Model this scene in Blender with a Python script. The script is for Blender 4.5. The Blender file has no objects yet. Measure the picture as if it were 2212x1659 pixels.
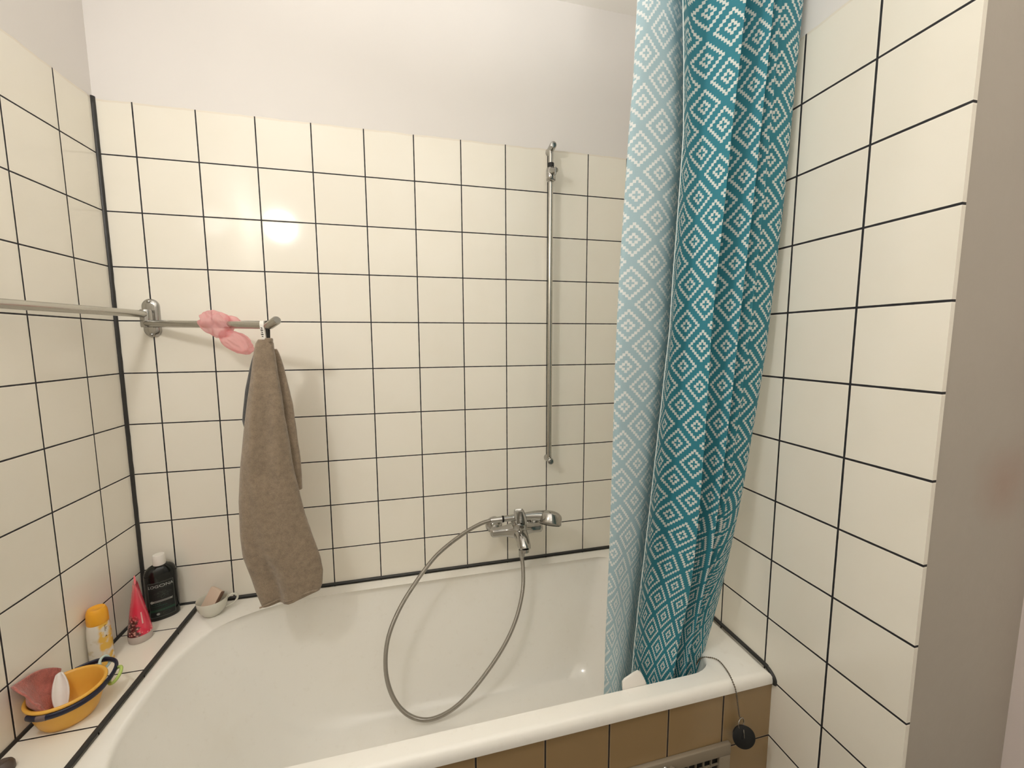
import bpy, bmesh, math, random
from mathutils import Vector, Matrix, noise
random.seed(7)
C = bpy.context.scene.collection
H = 2.074            # height of the tile top above the floor; z below is measured from it
PI = math.pi
PITCH = 0.152
XR = 1.679           # right wall
RIM = -1.494         # bathtub rim / ledge level
CEIL = 0.473
V = Vector

# ------------------------------------------------------------------ camera
R = [(0.9708, -0.2398, -0.0042), (-0.0292, -0.1010, -0.9945), (0.2381, 0.9656, -0.1051)]
right, down, fwd = [V(r).normalized() for r in R]
cam = bpy.data.objects.new('camera', bpy.data.cameras.new('camera'))
C.objects.link(cam)
m = Matrix((right, -down, -fwd)).transposed().to_4x4()
m.translation = V((0.8227, -1.4257, -0.6703 + H))
cam.matrix_world = m
cam.data.sensor_fit = 'HORIZONTAL'
cam.data.sensor_width = 36.0
cam.data.lens = 881.805 / 2212 * 36.0
cam.data.clip_start = 0.02
sc = bpy.context.scene
sc.camera = cam

# ------------------------------------------------------------------ world, lights, exposure
w = bpy.data.worlds.new('world'); sc.world = w; w.use_nodes = True
w.node_tree.nodes['Background'].inputs[0].default_value = (1.0, 0.95, 0.88, 1)
w.node_tree.nodes['Background'].inputs[1].default_value = 0.0
def lamp(name, kind, loc, energy, color, size, aim=None, **kw):
    d = bpy.data.lights.new(name, kind); d.energy = energy; d.color = color
    if kind in ('POINT', 'SPOT'): d.shadow_soft_size = size
    else: d.shape = 'DISK'; d.size = size
    for k, v in kw.items(): setattr(d, k, v)
    o = bpy.data.objects.new(name, d); C.objects.link(o)
    o.location = (loc[0], loc[1], loc[2] + H)
    if aim: o.rotation_euler = V(aim).to_track_quat('-Z', 'Y').to_euler()
    return o
lamp('mirror_lamp', 'POINT', (0.155, -1.10, -0.047), 13.5, (1.0, 0.985, 0.955), 0.06)
lamp('added_ceiling_fill', 'SPOT', (1.0, -1.75, -0.30), 43.0, (1.0, 0.985, 0.955), 0.08, (0, 0, 1), spot_size=math.radians(150), spot_blend=0.4)  # unseen spot, added to bounce fill light off the ceiling
lamp('added_tub_fill', 'SPOT', (1.0, -0.85, -0.10), 8.0, (1.0, 0.985, 0.955), 0.06, (0, 0, 1), spot_size=math.radians(150), spot_blend=0.4)  # added fill without a fixture, brightens the ceiling near the tub
lamp('added_corner_fill', 'SPOT', (1.30, -0.55, -0.10), 2.5, (1.0, 0.985, 0.955), 0.06, (0, 0, 1), spot_size=math.radians(150), spot_blend=1.0)  # weak unseen spot added to lift the back corner behind the curtain
sc.view_settings.view_transform = 'Standard'
sc.view_settings.look = 'None'
sc.view_settings.gamma = 1.0
sc.view_settings.use_curve_mapping = False
sc.view_settings.exposure = 0.0
try:
    sc.cycles.max_bounces = 14; sc.cycles.diffuse_bounces = 8; sc.cycles.glossy_bounces = 6
    sc.cycles.transparent_max_bounces = 12
    sc.cycles.use_denoising = True
except Exception: pass

# ------------------------------------------------------------------ helpers
ORIG = {}
def _props(o, label, cat, group, kind):
    if label: o['label'] = label
    if cat: o['category'] = cat
    if group: o['group'] = group
    if kind: o['kind'] = kind
def thing(name, label, cat, origin, group=None):
    o = bpy.data.objects.new(name, None); C.objects.link(o)
    o.empty_display_size = 0.02
    o.location = (origin[0], origin[1], origin[2] + H)
    ORIG[o.name] = V(origin); _props(o, label, cat, group, None)
    return o
def obj(name, bm, mat, parent=None, origin=None, label=None, cat=None, kind=None, smooth=True, group=None, mods=()):
    """link a bmesh (verts in place coordinates) as ONE mesh object"""
    if parent is not None: org = ORIG[parent.name]
    else: org = V(origin) if origin else V((0, 0, 0))
    me = bpy.data.meshes.new(name)
    for v in bm.verts: v.co -= org
    bmesh.ops.recalc_face_normals(bm, faces=bm.faces[:])
    bm.to_mesh(me); bm.free()
    for p in me.polygons: p.use_smooth = smooth
    for mt in (mat if isinstance(mat, (list, tuple)) else [mat]): me.materials.append(mt)
    o = bpy.data.objects.new(name, me); C.objects.link(o)
    if parent is not None:
        o.parent = parent
    else:
        o.location = (org[0], org[1], org[2] + H)
    ORIG[o.name] = org
    _props(o, label, cat, group, kind)
    if smooth and kind != 'structure':
        try:
            me.set_sharp_from_angle(angle=math.radians(50))
        except Exception: pass
    for f in mods: f(o)
    return o
def NB(): return bmesh.new()
def subsurf(n=1):
    def f(o):
        s = o.modifiers.new('s', 'SUBSURF'); s.levels = n; s.render_levels = n
    return f
def solid(t, off=0.0):
    def f(o):
        s = o.modifiers.new('t', 'SOLIDIFY'); s.thickness = t; s.offset = off
    return f
def box(bm, a, b, bev=0.0, seg=2):
    a = V(a); b = V(b); c = (a + b) / 2; s = b - a
    r = bmesh.ops.create_cube(bm, size=1.0)
    vs = r['verts']
    for v in vs: v.co = V((c[i] + v.co[i] * s[i] for i in range(3)))
    if bev > 0:
        es = list({e for v in vs for e in v.link_edges})
        bmesh.ops.bevel(bm, geom=es, offset=bev, segments=seg, affect='EDGES', profile=0.5)
    return bm
def xform(bm, verts, mat):
    for v in verts: v.co = mat @ v.co
def loft(bm, rings, closed=True, cap0=False, cap1=False, mat_index=0):
    rows = [[bm.verts.new(p) for p in r] for r in rings]
    n = len(rows[0])
    for a, b in zip(rows, rows[1:]):
        for i in range(n if closed else n - 1):
            j = (i + 1) % n
            try: bm.faces.new((a[i], a[j], b[j], b[i])).material_index = mat_index
            except ValueError: pass
    if cap0: bm.faces.new(rows[0][::-1])
    if cap1: bm.faces.new(rows[-1])
    return rows
def frame(d):
    d = d.normalized()
    u = d.cross(V((0, 0, 1)))
    if u.length < 1e-3: u = V((1, 0, 0))
    u.normalize(); return u, d.cross(u).normalized()
def tube(bm, pts, rad, seg=16, caps=True, closed=False, flat=1.0):
    pts = [V(p) for p in pts]; n = len(pts)
    rr = rad if isinstance(rad, (list, tuple)) else [rad] * n
    rings = []; u = None
    for i, p in enumerate(pts):
        if closed: d = pts[(i + 1) % n] - pts[i - 1]
        else: d = pts[min(i + 1, n - 1)] - pts[max(i - 1, 0)]
        d.normalize()
        if u is None: u, v = frame(d)
        else:
            u = u - d * u.dot(d)
            u.normalize(); v = d.cross(u)
        rings.append([p + (u * math.cos(2 * PI * k / seg) * flat + v * math.sin(2 * PI * k / seg)) * rr[i] for k in range(seg)])
    if closed: rings.append(rings[0])
    loft(bm, rings, True, caps and not closed, caps and not closed)
    if closed: bmesh.ops.remove_doubles(bm, verts=bm.verts[:], dist=1e-6)
    return bm
def spline(pts, n=8):
    """Catmull-Rom through pts"""
    P = [V(p) for p in pts]; out = []
    for i in range(len(P) - 1):
        p0 = P[max(i - 1, 0)]; p1 = P[i]; p2 = P[i + 1]; p3 = P[min(i + 2, len(P) - 1)]
        for k in range(n):
            t = k / n
            out.append(0.5 * ((2 * p1) + (p2 - p0) * t + (2 * p0 - 5 * p1 + 4 * p2 - p3) * t * t + (3 * p1 - p0 - 3 * p2 + p3) * t ** 3))
    out.append(P[-1]); return out
def lathe(bm, prof, c=(0, 0, 0), axis=(0, 0, 1), seg=40, sx=1.0, sy=1.0, cap0=True, cap1=True, rot=0.0):
    """prof: (radius, height along axis)"""
    c = V(c); ax = V(axis).normalized()
    q = V((0, 0, 1)).rotation_difference(ax)
    rings = []
    for r, h in prof:
        ring = []
        for k in range(seg):
            a = 2 * PI * k / seg
            x, y = r * math.cos(a) * sx, r * math.sin(a) * sy
            p = V((x * math.cos(rot) - y * math.sin(rot), x * math.sin(rot) + y * math.cos(rot), h))
            ring.append(c + q @ p)
        rings.append(ring)
    loft(bm, rings, True, cap0, cap1)
    return bm
def torus(bm, c, R_, r, axis=(0, 0, 1), seg=40, s2=12, sx=1.0, sy=1.0):
    q = V((0, 0, 1)).rotation_difference(V(axis).normalized())
    pts = [V(c) + q @ V((R_ * sx * math.cos(2 * PI * k / seg), R_ * sy * math.sin(2 * PI * k / seg), 0)) for k in range(seg)]
    return tube(bm, pts, r, s2, False, True)
def lerp(a, b, t): return a + (b - a) * t
def interp(tab, x):
    """piecewise linear table [(x, y...)] -> tuple"""
    if tab[0][0] > tab[-1][0]: tab = tab[::-1]
    if x <= tab[0][0]: return tab[0][1:]
    for a, b in zip(tab, tab[1:]):
        if x <= b[0]:
            t = (x - a[0]) / (b[0] - a[0]); return tuple(lerp(p, q, t) for p, q in zip(a[1:], b[1:]))
    return tab[-1][1:]
def sm(t):
    t = max(0.0, min(1.0, t)); return t * t * (3 - 2 * t)

# ------------------------------------------------------------------ materials
def mat(name, col, rough=0.5, metal=0.0, **kw):
    mt = bpy.data.materials.new(name); mt.use_nodes = True
    b = mt.node_tree.nodes['Principled BSDF']
    b.inputs['Base Color'].default_value = (*col, 1)
    b.inputs['Roughness'].default_value = rough
    b.inputs['Metallic'].default_value = metal
    for k, v in kw.items(): b.inputs[k.replace('_', ' ')].default_value = v
    return mt
class NT:
    def __init__(s, mt): s.t = mt.node_tree; s.b = s.t.nodes['Principled BSDF']
    def n(s, typ, **kw):
        x = s.t.nodes.new(typ)
        for k, v in kw.items(): setattr(x, k, v)
        return x
    def l(s, a, b): s.t.links.new(a, b)
    def math(s, op, a, b=None, c=None):
        x = s.n('ShaderNodeMath', operation=op)
        for i, v in enumerate((a, b, c)):
            if v is None: continue
            if isinstance(v, (int, float)): x.inputs[i].default_value = v
            else: s.l(v, x.inputs[i])
        return x.outputs[0]
    def pos(s):
        g = s.n('ShaderNodeNewGeometry'); x = s.n('ShaderNodeSeparateXYZ'); s.l(g.outputs['Position'], x.inputs[0])
        return g.outputs['Position'], x.outputs
    def noise(s, vec, scale, detail=3, rough=0.5):
        x = s.n('ShaderNodeTexNoise'); s.l(vec, x.inputs['Vector'])
        x.inputs['Scale'].default_value = scale; x.inputs['Detail'].default_value = detail; x.inputs['Roughness'].default_value = rough
        return x.outputs['Fac']
    def mix(s, f, a, b):
        x = s.n('ShaderNodeMix', data_type='RGBA')
        if isinstance(f, (int, float)): x.inputs[0].default_value = f
        else: s.l(f, x.inputs[0])
        for i, v in ((6, a), (7, b)):
            if isinstance(v, tuple): x.inputs[i].default_value = (*v, 1) if len(v) == 3 else v
            else: s.l(v, x.inputs[i])
        return x.outputs[2]
    def bump(s, h, dist=0.001, strength=1.0, prev=None):
        x = s.n('ShaderNodeBump'); x.inputs['Distance'].default_value = dist; x.inputs['Strength'].default_value = strength
        s.l(h, x.inputs['Height'])
        if prev is not None: s.l(prev, x.inputs['Normal'])
        s.l(x.outputs[0], s.b.inputs['Normal']); return x.outputs[0]
    def ramp(s, v, lo, hi):
        x = s.n('ShaderNodeMapRange'); x.inputs[1].default_value = lo; x.inputs[2].default_value = hi
        s.l(v, x.inputs[0]); return x.outputs[0]

TILE = (0.87, 0.83, 0.74)
GROUT = (0.012, 0.011, 0.014)
PAINT = (0.77, 0.738, 0.712)
def tile_mat(name, ua, uo, va, vo, pu=PITCH, pv=PITCH, paint=True, col=TILE, hw=0.00175, rough=0.10, crack=False):
    """square glazed tiles with dark joints laid out in room coordinates, paint above them"""
    mt = mat(name, col, rough); t = NT(mt)
    P, xyz = t.pos()
    u = t.math('DIVIDE', t.math('SUBTRACT', xyz[ua], uo), pu)
    v = t.math('DIVIDE', t.math('SUBTRACT', xyz[va], vo), pv)
    def edge(c, p):   # distance to the nearest joint in metres
        f = t.math('SUBTRACT', c, t.math('FLOOR', c))
        return t.math('MULTIPLY', t.math('SUBTRACT', 0.5, t.math('ABSOLUTE', t.math('SUBTRACT', f, 0.5))), p)
    d = t.math('MINIMUM', edge(u, pu), edge(v, pv))
    wob = t.noise(P, 60, 2)
    d = t.math('ADD', d, t.math('MULTIPLY', t.math('SUBTRACT', wob, 0.5), 0.0007))
    g = t.ramp(d, hw + 0.0004, hw - 0.0002)               # 1 in the joint
    cv = t.n('ShaderNodeCombineXYZ')
    t.l(t.math('FLOOR', u), cv.inputs[0]); t.l(t.math('FLOOR', v), cv.inputs[1])
    wn = t.n('ShaderNodeTexWhiteNoise', noise_dimensions='3D'); t.l(cv.outputs[0], wn.inputs[0])
    c1 = t.mix(wn.outputs[0], tuple(c * 0.975 for c in col), tuple(min(1, c * 1.02) for c in col))
    soil = t.ramp(t.noise(P, 9, 4), 0.45, 0.85)
    c1 = t.mix(t.math('MULTIPLY', soil, 0.10), c1, (col[0] * .80, col[1] * .74, col[2] * .60))
    c2 = t.mix(g, c1, GROUT)
    h = t.ramp(d, hw, hw + 0.0022)
    nz = t.noise(P, 14, 2)
    hh = t.math('ADD', h, t.math('MULTIPLY', nz, 0.25))
    rg = t.math('ADD', t.math('MULTIPLY', t.ramp(d, hw + 0.0028, hw + 0.0008), 0.6), rough)
    if paint:
        z0 = t.math('SUBTRACT', xyz[2], H)
        z0 = t.math('ADD', z0, t.math('MULTIPLY', t.math('SUBTRACT', t.noise(P, 16, 3), 0.5), 0.010))
        pm = t.ramp(z0, -0.0085, -0.0075)
        lip = t.math('MULTIPLY', t.ramp(z0, -0.0135, -0.013), t.math('SUBTRACT', 1.0, pm))
        c2 = t.mix(t.math('MULTIPLY', lip, t.math('SUBTRACT', 1.0, g)), c2, (0.80, 0.74, 0.64))
        pn = t.noise(P, 40, 5)
        big = t.noise(P, 3, 2)
        pc = t.mix(t.ramp(big, 0.35, 0.7), PAINT, tuple(c * 0.97 for c in PAINT))
        c2 = t.mix(pm, c2, pc)
        hh = t.math('ADD', t.math('MULTIPLY', hh, t.math('SUBTRACT', 1.0, pm)), t.math('MULTIPLY', pm, t.math('ADD', 1.8, t.math('MULTIPLY', pn, 0.5))))
        rg = t.math('ADD', t.math('MULTIPLY', rg, t.math('SUBTRACT', 1.0, pm)), t.math('MULTIPLY', pm, 0.7))
    t.l(c2, t.b.inputs['Base Color']); t.l(rg, t.b.inputs['Roughness'])
    t.bump(hh, 0.0008, 0.25)
    return mt
def plaster_mat(name, col, rough=0.7, scale=40, dist=0.001):
    mt = mat(name, col, rough); t = NT(mt); P, xyz = t.pos()
    t.bump(t.noise(P, scale, 5), dist, 0.5)
    b = t.ramp(t.noise(P, 3.5, 3), 0.3, 0.75)
    t.l(t.mix(b, col, tuple(c * 0.94 for c in col)), t.b.inputs['Base Color'])
    return mt
M = {}
M['back'] = tile_mat('back_wall_tiles', 0, 0.0905, 2, H)
M['left'] = tile_mat('left_wall_tiles', 1, -0.1280, 2, H)
M['rightw'] = tile_mat('right_wall_tiles', 1, -0.6437, 2, H, hw=0.0021)
M['apron'] = tile_mat('shade_painted_apron_tiles', 0, 0.9285, 2, H, paint=False, col=(0.33, 0.225, 0.115), rough=0.16)  # wall tile colour darkened to brown, standing in for the dim light here
M['ledge'] = tile_mat('ledge_tiles', 0, -0.5, 1, -0.122, pu=1.0, pv=0.1565, paint=False)
M['paint'] = plaster_mat('wall_paint', PAINT)
M['far'] = plaster_mat('far_wall_paint', (0.82, 0.79, 0.74))
M['ceil'] = plaster_mat('ceiling_paint', (0.87, 0.845, 0.80))
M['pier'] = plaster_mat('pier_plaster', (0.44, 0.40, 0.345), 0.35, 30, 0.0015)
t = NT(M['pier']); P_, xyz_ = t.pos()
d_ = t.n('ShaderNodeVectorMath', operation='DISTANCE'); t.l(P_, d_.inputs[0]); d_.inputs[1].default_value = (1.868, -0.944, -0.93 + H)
refl_ = t.math('MULTIPLY', t.ramp(t.math('ADD', d_.outputs['Value'], t.math('MULTIPLY', t.noise(P_, 18, 3), 0.06)), 0.125, 0.02), 0.55)  # blurred reddish reflection, painted into the plaster colour
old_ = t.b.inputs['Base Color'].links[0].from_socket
t.l(t.mix(refl_, old_, (0.36, 0.215, 0.15)), t.b.inputs['Base Color'])
M['trimw'] = plaster_mat('trim_paint', (0.74, 0.66, 0.63), 0.4)
M['floor'] = tile_mat('floor_tiles', 0, 0, 1, 0, paint=False, col=(0.09, 0.068, 0.048), rough=0.4)
M['seal'] = mat('dark_sealant', (0.030, 0.029, 0.027), 0.45)
M['chrome'] = mat('chrome', (0.46, 0.45, 0.43), 0.12, 1.0)
M['dullchrome'] = mat('worn_chrome', (0.38, 0.37, 0.345), 0.25, 1.0)
M['rail'] = mat('worn_rail_chrome', (0.50, 0.485, 0.445), 0.22, 1.0)
M['dark'] = mat('dark_void', (0.004, 0.004, 0.004), 0.6)
M['blackrubber'] = mat('black_rubber', (0.006, 0.006, 0.006), 0.7)
M['ceramic'] = mat('white_ceramic', (0.66, 0.65, 0.57), 0.22)
M['whiteplastic'] = mat('white_plastic', (0.80, 0.77, 0.72), 0.35)
# enamel with rust coloured wear
M['enamel'] = mat('bath_enamel', (0.88, 0.86, 0.81), 0.16, Coat_Weight=0.3)
t = NT(M['enamel']); P, xyz = t.pos()
def spot(t, P, c, r):
    d = t.n('ShaderNodeVectorMath', operation='DISTANCE'); t.l(P, d.inputs[0]); d.inputs[1].default_value = (c[0], c[1], c[2] + H)
    return t.ramp(d.outputs['Value'], r, r * 0.3)
n1 = t.noise(P, 120, 4, 0.7)
sp = t.math('MULTIPLY', spot(t, P, (1.196, -0.13, -1.975), 0.032), t.ramp(n1, 0.47, 0.56))
c1 = t.mix(t.math('MULTIPLY', t.ramp(t.noise(P, 6, 4), 0.5, 0.8), 0.16), (0.88, 0.86, 0.81), (0.68, 0.61, 0.48))
c1 = t.mix(t.math('MULTIPLY', t.ramp(t.noise(P, 45, 5, 0.7), 0.58, 0.74), 0.10), c1, (0.50, 0.42, 0.30))
c1 = t.mix(t.math('MULTIPLY', sp, 0.6), c1, (0.50, 0.42, 0.20))
t.l(c1, t.b.inputs['Base Color'])
# terry towelling
def terry(name, col):
    mt = mat(name, col, 0.95, Sheen_Weight=0.35, Sheen_Roughness=0.5); t = NT(mt)
    tc = t.n('ShaderNodeTexCoord'); P = tc.outputs['Object']
    a = t.noise(P, 420, 3, 0.7); b = t.noise(P, 70, 4, 0.6)
    h = t.math('ADD', t.math('MULTIPLY', a, 0.6), t.math('MULTIPLY', b, 0.9))
    t.bump(h, 0.004, 0.75)
    f = t.ramp(t.math('ADD', t.math('MULTIPLY', a, 0.45), t.math('MULTIPLY', b, 0.55)), 0.35, 0.65)
    t.l(t.mix(f, tuple(c * 0.70 for c in col), tuple(c * 1.22 for c in col)), t.b.inputs['Base Color'])
    return mt
M['towel'] = terry('brown_terry', (0.285, 0.215, 0.148))
M['towelback'] = terry('grey_terry', (0.085, 0.082, 0.080))
# curtain print: stepped diamonds, laid out in the cloth's own uv (cells)
def print_mat(name, ground, ink, translucent=0.25):
    mt = mat(name, ground, 0.75, Sheen_Weight=0.15); t = NT(mt)
    uv = t.n('ShaderNodeUVMap'); uv.uv_map = 'cloth'
    s = t.n('ShaderNodeSeparateXYZ'); t.l(uv.outputs[0], s.inputs[0])
    def lattice(off):          # rings of small overlapping squares round each lattice point
        x, y = [t.math('ABSOLUTE', t.math('WRAP', t.math('ADD', q, off), 8.5, -8.5)) for q in (s.outputs[0], s.outputs[1])]
        r = []
        for k in (2, 6):
            i = t.math('ROUND', t.math('MULTIPLY', t.math('ADD', t.math('SUBTRACT', x, y), float(k)), 0.5))
            dx = t.math('ABSOLUTE', t.math('SUBTRACT', x, i))
            dy = t.math('ABSOLUTE', t.math('SUBTRACT', y, t.math('SUBTRACT', float(k), i)))
            r.append(t.math('LESS_THAN', t.math('MAXIMUM', dx, dy), 0.60))
        return t.math('MAXIMUM', r[0], r[1])
    k = t.math('MAXIMUM', lattice(0.0), lattice(8.5))
    weave = t.noise(s.outputs[0].node.inputs[0].links[0].from_socket, 3.0, 2)
    g2 = t.mix(t.math('MULTIPLY', weave, 0.35), ground, tuple(c * 0.8 for c in ground))
    col = t.mix(k, g2, ink)
    t.l(col, t.b.inputs['Base Color'])
    tr = t.n('ShaderNodeBsdfTranslucent'); t.l(col, tr.inputs[0])
    mx = t.n('ShaderNodeMixShader'); mx.inputs[0].default_value = translucent
    t.l(t.b.outputs[0], mx.inputs[1]); t.l(tr.outputs[0], mx.inputs[2])
    out = t.t.nodes['Material Output']; t.l(mx.outputs[0], out.inputs[0])
    return mt
M['curtain'] = print_mat('teal_diamond_print', (0.032, 0.255, 0.335), (0.76, 0.80, 0.77), 0.20)
M['curtainrev'] = print_mat('teal_diamond_print_reverse', (0.48, 0.65, 0.71), (0.86, 0.88, 0.88), 0.3)
M['hem'] = mat('curtain_hem', (0.72, 0.80, 0.80), 0.8)

# ------------------------------------------------------------------ room shell
FL = -H
def wall(name, a, b, mt, origin, label):
    bm = NB(); box(bm, a, b)
    return obj(name, bm, mt, None, origin, label, 'wall', 'structure', smooth=False)
wall('wall_back', (-0.1, 0, FL), (XR + 0.1, 0.1, CEIL), M['back'], (0.8, 0, FL), 'long tiled wall behind the bathtub, painted white above the tiles')
wall('wall_left', (-0.1, -2.4, FL), (0, 0, CEIL), M['left'], (0, -1, FL), 'tiled wall on the left end of the bathtub')
wall('wall_right', (XR, -0.9425, FL), (XR + 0.009, 0, CEIL), M['rightw'], (XR, -.4, FL), 'tiled wall at the right end of the bathtub beside the curtain')
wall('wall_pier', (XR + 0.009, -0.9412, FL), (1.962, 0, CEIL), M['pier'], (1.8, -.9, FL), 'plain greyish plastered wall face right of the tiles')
wall('trim_1', (1.962, -0.985, FL), (2.10, -0.5, CEIL), M['trimw'], (2.0, -.9, FL), 'pale painted upright casing at the far right edge')
wall('wall_end', (2.10, -2.5, FL), (2.2, -0.5, CEIL), M['paint'], (2.15, -1.5, FL), 'painted side wall of the room right of the viewer')
wall('wall_front', (-0.1, -2.5, FL), (2.2, -2.4, CEIL), M['far'], (1, -2.45, FL), 'painted wall behind the viewer')
bm = NB(); box(bm, (-0.1, -2.5, CEIL), (2.2, 0.1, CEIL + 0.08))
obj('ceiling', bm, M['ceil'], None, (1, -1, CEIL), 'off-white painted ceiling', 'ceiling', 'structure', smooth=False)
bm = NB(); box(bm, (-0.1, -2.5, FL - 0.08), (2.2, 0.1, FL))
obj('floor', bm, M['floor'], None, (1, -1, FL), 'bathroom floor below the bathtub apron', 'floor', 'structure', smooth=False)
# ledge at the left end and the tiled apron in front of the bathtub
bm = NB(); box(bm, (0, -0.668, FL), (0.143, 0, RIM), 0.0)
obj('wall_ledge', bm, M['ledge'], None, (0.07, -0.3, FL), 'narrow tiled ledge between the left wall and the bathtub', 'ledge', 'structure', smooth=False)
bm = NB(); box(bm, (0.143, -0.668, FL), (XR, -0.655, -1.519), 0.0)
obj('wall_apron', bm, M['apron'], None, (0.9, -0.66, FL), 'tiled apron panel under the front bathtub rim, shade painted in as brown', 'bath panel', 'structure', smooth=False)
# dark sealant joints
def strip(name, pts, wdt, dep, label, nrm=None):
    bm = NB(); tube(bm, pts, [wdt] * len(pts), 10)
    return obj(name, bm, M['seal'], None, pts[0], label, 'sealant joint', 'structure')
def wobble(a, b, n, s):
    out = []
    for i in range(n + 1):
        p = V(a).lerp(V(b), i / n)
        p += V((noise.noise(p * 31) * s, noise.noise(p * 37 + V((5, 0, 0))) * s, noise.noise(p * 29 + V((0, 9, 0))) * s))
        out.append(p)
    return out
strip('trim_2', wobble((0.001, -0.001, RIM), (0.001, -0.001, -0.004), 60, 0.0009), 0.0068, 0, 'dark sealant joint in the upright corner of left and back wall')
strip('trim_3', wobble((0.001, -0.001, RIM), (0.001, -0.668, RIM), 30, 0.0008), 0.0058, 0, 'dark sealant joint between left wall and ledge')
strip('trim_4', wobble((0.1465, 0, RIM - 0.0025), (0.1465, -0.668, RIM - 0.0025), 30, 0.0006), 0.0052, 0, 'dark sealant joint between ledge and bathtub rim')
strip('trim_5', wobble((0.0, -0.001, RIM - 0.001), (XR, -0.001, RIM - 0.001), 60, 0.0005), 0.0060, 0, 'dark sealant joint along the back wall above the bathtub')
pr = [(XR - .001, 0, RIM), (XR - .001, -0.2, RIM), (XR - .001, -0.45, RIM), (XR - .001, -0.63, RIM), (XR - .001, -0.655, -1.497), (XR - .001, -0.669, -1.504), (XR - .001, -0.676, -1.513), (XR - .001, -0.676, -1.524)]
strip('trim_6', spline(pr, 6), 0.0056, 0, 'dark sealant joint along the right wall, curving down the bathtub edge')

# ------------------------------------------------------------------ bathtub
X0, X1, Y0, Y1 = 0.150, XR - 0.004, -0.004, -0.675
def opening(x0, x1, y0, y1, al, ar, nl, nr, N=60, alf=None):
    """closed outline: rounded at the left, tighter at the right"""
    yc, h = (y0 + y1) / 2, abs(y1 - y0) / 2
    pts = []
    for k in range(N + 1):
        a = PI / 2 + PI * k / N
        c, s = math.cos(a), math.sin(a)
        al_, nl_ = (al, nl) if s >= 0 or alf is None else (alf, 3.0)
        pts.append((x0 + al_ - al_ * abs(c) ** (2 / nl_), yc + h * math.copysign(abs(s) ** (2 / nl_), s)))
    for k in range(1, 40): pts.append((lerp(x0 + (alf or al), x1 - ar, k / 40), yc - h))
    for k in range(N + 1):
        a = -PI / 2 + PI * k / N
        c, s = math.cos(a), math.sin(a)
        pts.append((x1 - ar + ar * abs(c) ** (2 / nr), yc + h * math.copysign(abs(s) ** (2 / nr), s)))
    for k in range(1, 40): pts.append((lerp(x1 - ar, x0 + al, k / 40), yc + h))
    # resample evenly
    L = [0.0]; P_ = pts + [pts[0]]
    for a, b in zip(P_, P_[1:]): L.append(L[-1] + math.dist(a, b))
    out = []; j = 0; n = 280
    for i in range(n):
        d = L[-1] * i / n
        while L[j + 1] < d: j += 1
        f = (d - L[j]) / max(1e-9, L[j + 1] - L[j])
        out.append((lerp(P_[j][0], P_[j + 1][0], f), lerp(P_[j][1], P_[j + 1][1], f)))
    return out
OP = opening(0.200, 1.575, -0.048, -0.643, 0.37, 0.10, 2.6, 2.3, alf=0.25)
BT = opening(0.52, 1.44, -0.15, -0.53, 0.22, 0.16, 2.4, 2.4)
def rect_of(p):
    sx = min(max(p[0], 0.52), 1.36); sy = -0.338
    dx, dy = p[0] - sx, p[1] - sy
    tt = 1e9
    for d, lo, hi, s in ((dx, X0, X1, sx), (dy, Y1, Y0, sy)):
        if d > 1e-9: tt = min(tt, (hi - s) / d)
        elif d < -1e-9: tt = min(tt, (lo - s) / d)
    return [sx + dx * tt, sy + dy * tt]
RC = [rect_of(p) for p in OP]
for cx, cy in ((X0, Y0), (X0, Y1), (X1, Y0), (X1, Y1)):
    k = min(range(len(RC)), key=lambda q: math.dist(RC[q], (cx, cy))); RC[k] = [cx, cy]
def inset(o, d):
    return [(min(max(x, X0 + d), X1 - d), min(max(y, Y1 + d), Y0 - d)) for x, y in o]
def grow(o, d):
    n = len(o); out = []
    for i in range(n):
        a, b = o[i - 1], o[(i + 1) % n]; tx, ty = b[0] - a[0], b[1] - a[1]; l = math.hypot(tx, ty)
        out.append((o[i][0] - ty / l * -d * -1, o[i][1] + tx / l * -d))
    return out
def ring(o, z): return [V((x, y, z)) for x, y in o]
def mixo(a, b, f): return [(lerp(p[0], q[0], f), lerp(p[1], q[1], f)) for p, q in zip(a, b)]
g1 = grow(OP, 0.01)
SG = 1 if g1[140][0] * 0 + min(p[0] for p in g1) < min(p[0] for p in OP) else -1
def lim(o): return [(min(max(x, X0 + .0165), X1 - .0165), min(max(y, Y1 + .0165), Y0 - .0165)) for x, y in o]
rings = [ring(RC, -1.522), ring(RC, -1.514), ring(inset(RC, 0.0015), -1.5065), ring(inset(RC, 0.005), -1.4995), ring(inset(RC, 0.010), -1.4955), ring(inset(RC, 0.0155), RIM),
         ring(lim(grow(OP, SG * 0.0145)), RIM), ring(lim(grow(OP, SG * 0.008)), -1.4957), ring(lim(grow(OP, SG * 0.0032)), -1.4995), ring(lim(grow(OP, SG * 0.0008)), -1.506), ring(mixo(OP, BT, 0.01), -1.518)]
for f, z in ((0.10, -1.58), (0.24, -1.66), (0.38, -1.74), (0.52, -1.81), (0.64, -1.85), (0.77, -1.878), (0.90, -1.893), (1.0, -1.899)):
    rings.append(ring(mixo(OP, BT, f), z))
cb = [(min(max(p[0], 0.72), 1.28), -0.34) for p in BT]
for f, z in ((0.35, -1.902), (0.7, -1.904), (0.97, -1.905)): rings.append(ring(mixo(BT, cb, f), z))
bm = NB(); loft(bm, rings, True, False, True)
tub = thing('bathtub', 'large white enamelled bathtub built in between tiled walls', 'bathtub', (0.9, -0.34, -1.905))
obj('basin', bm, M['enamel'], tub)

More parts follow.
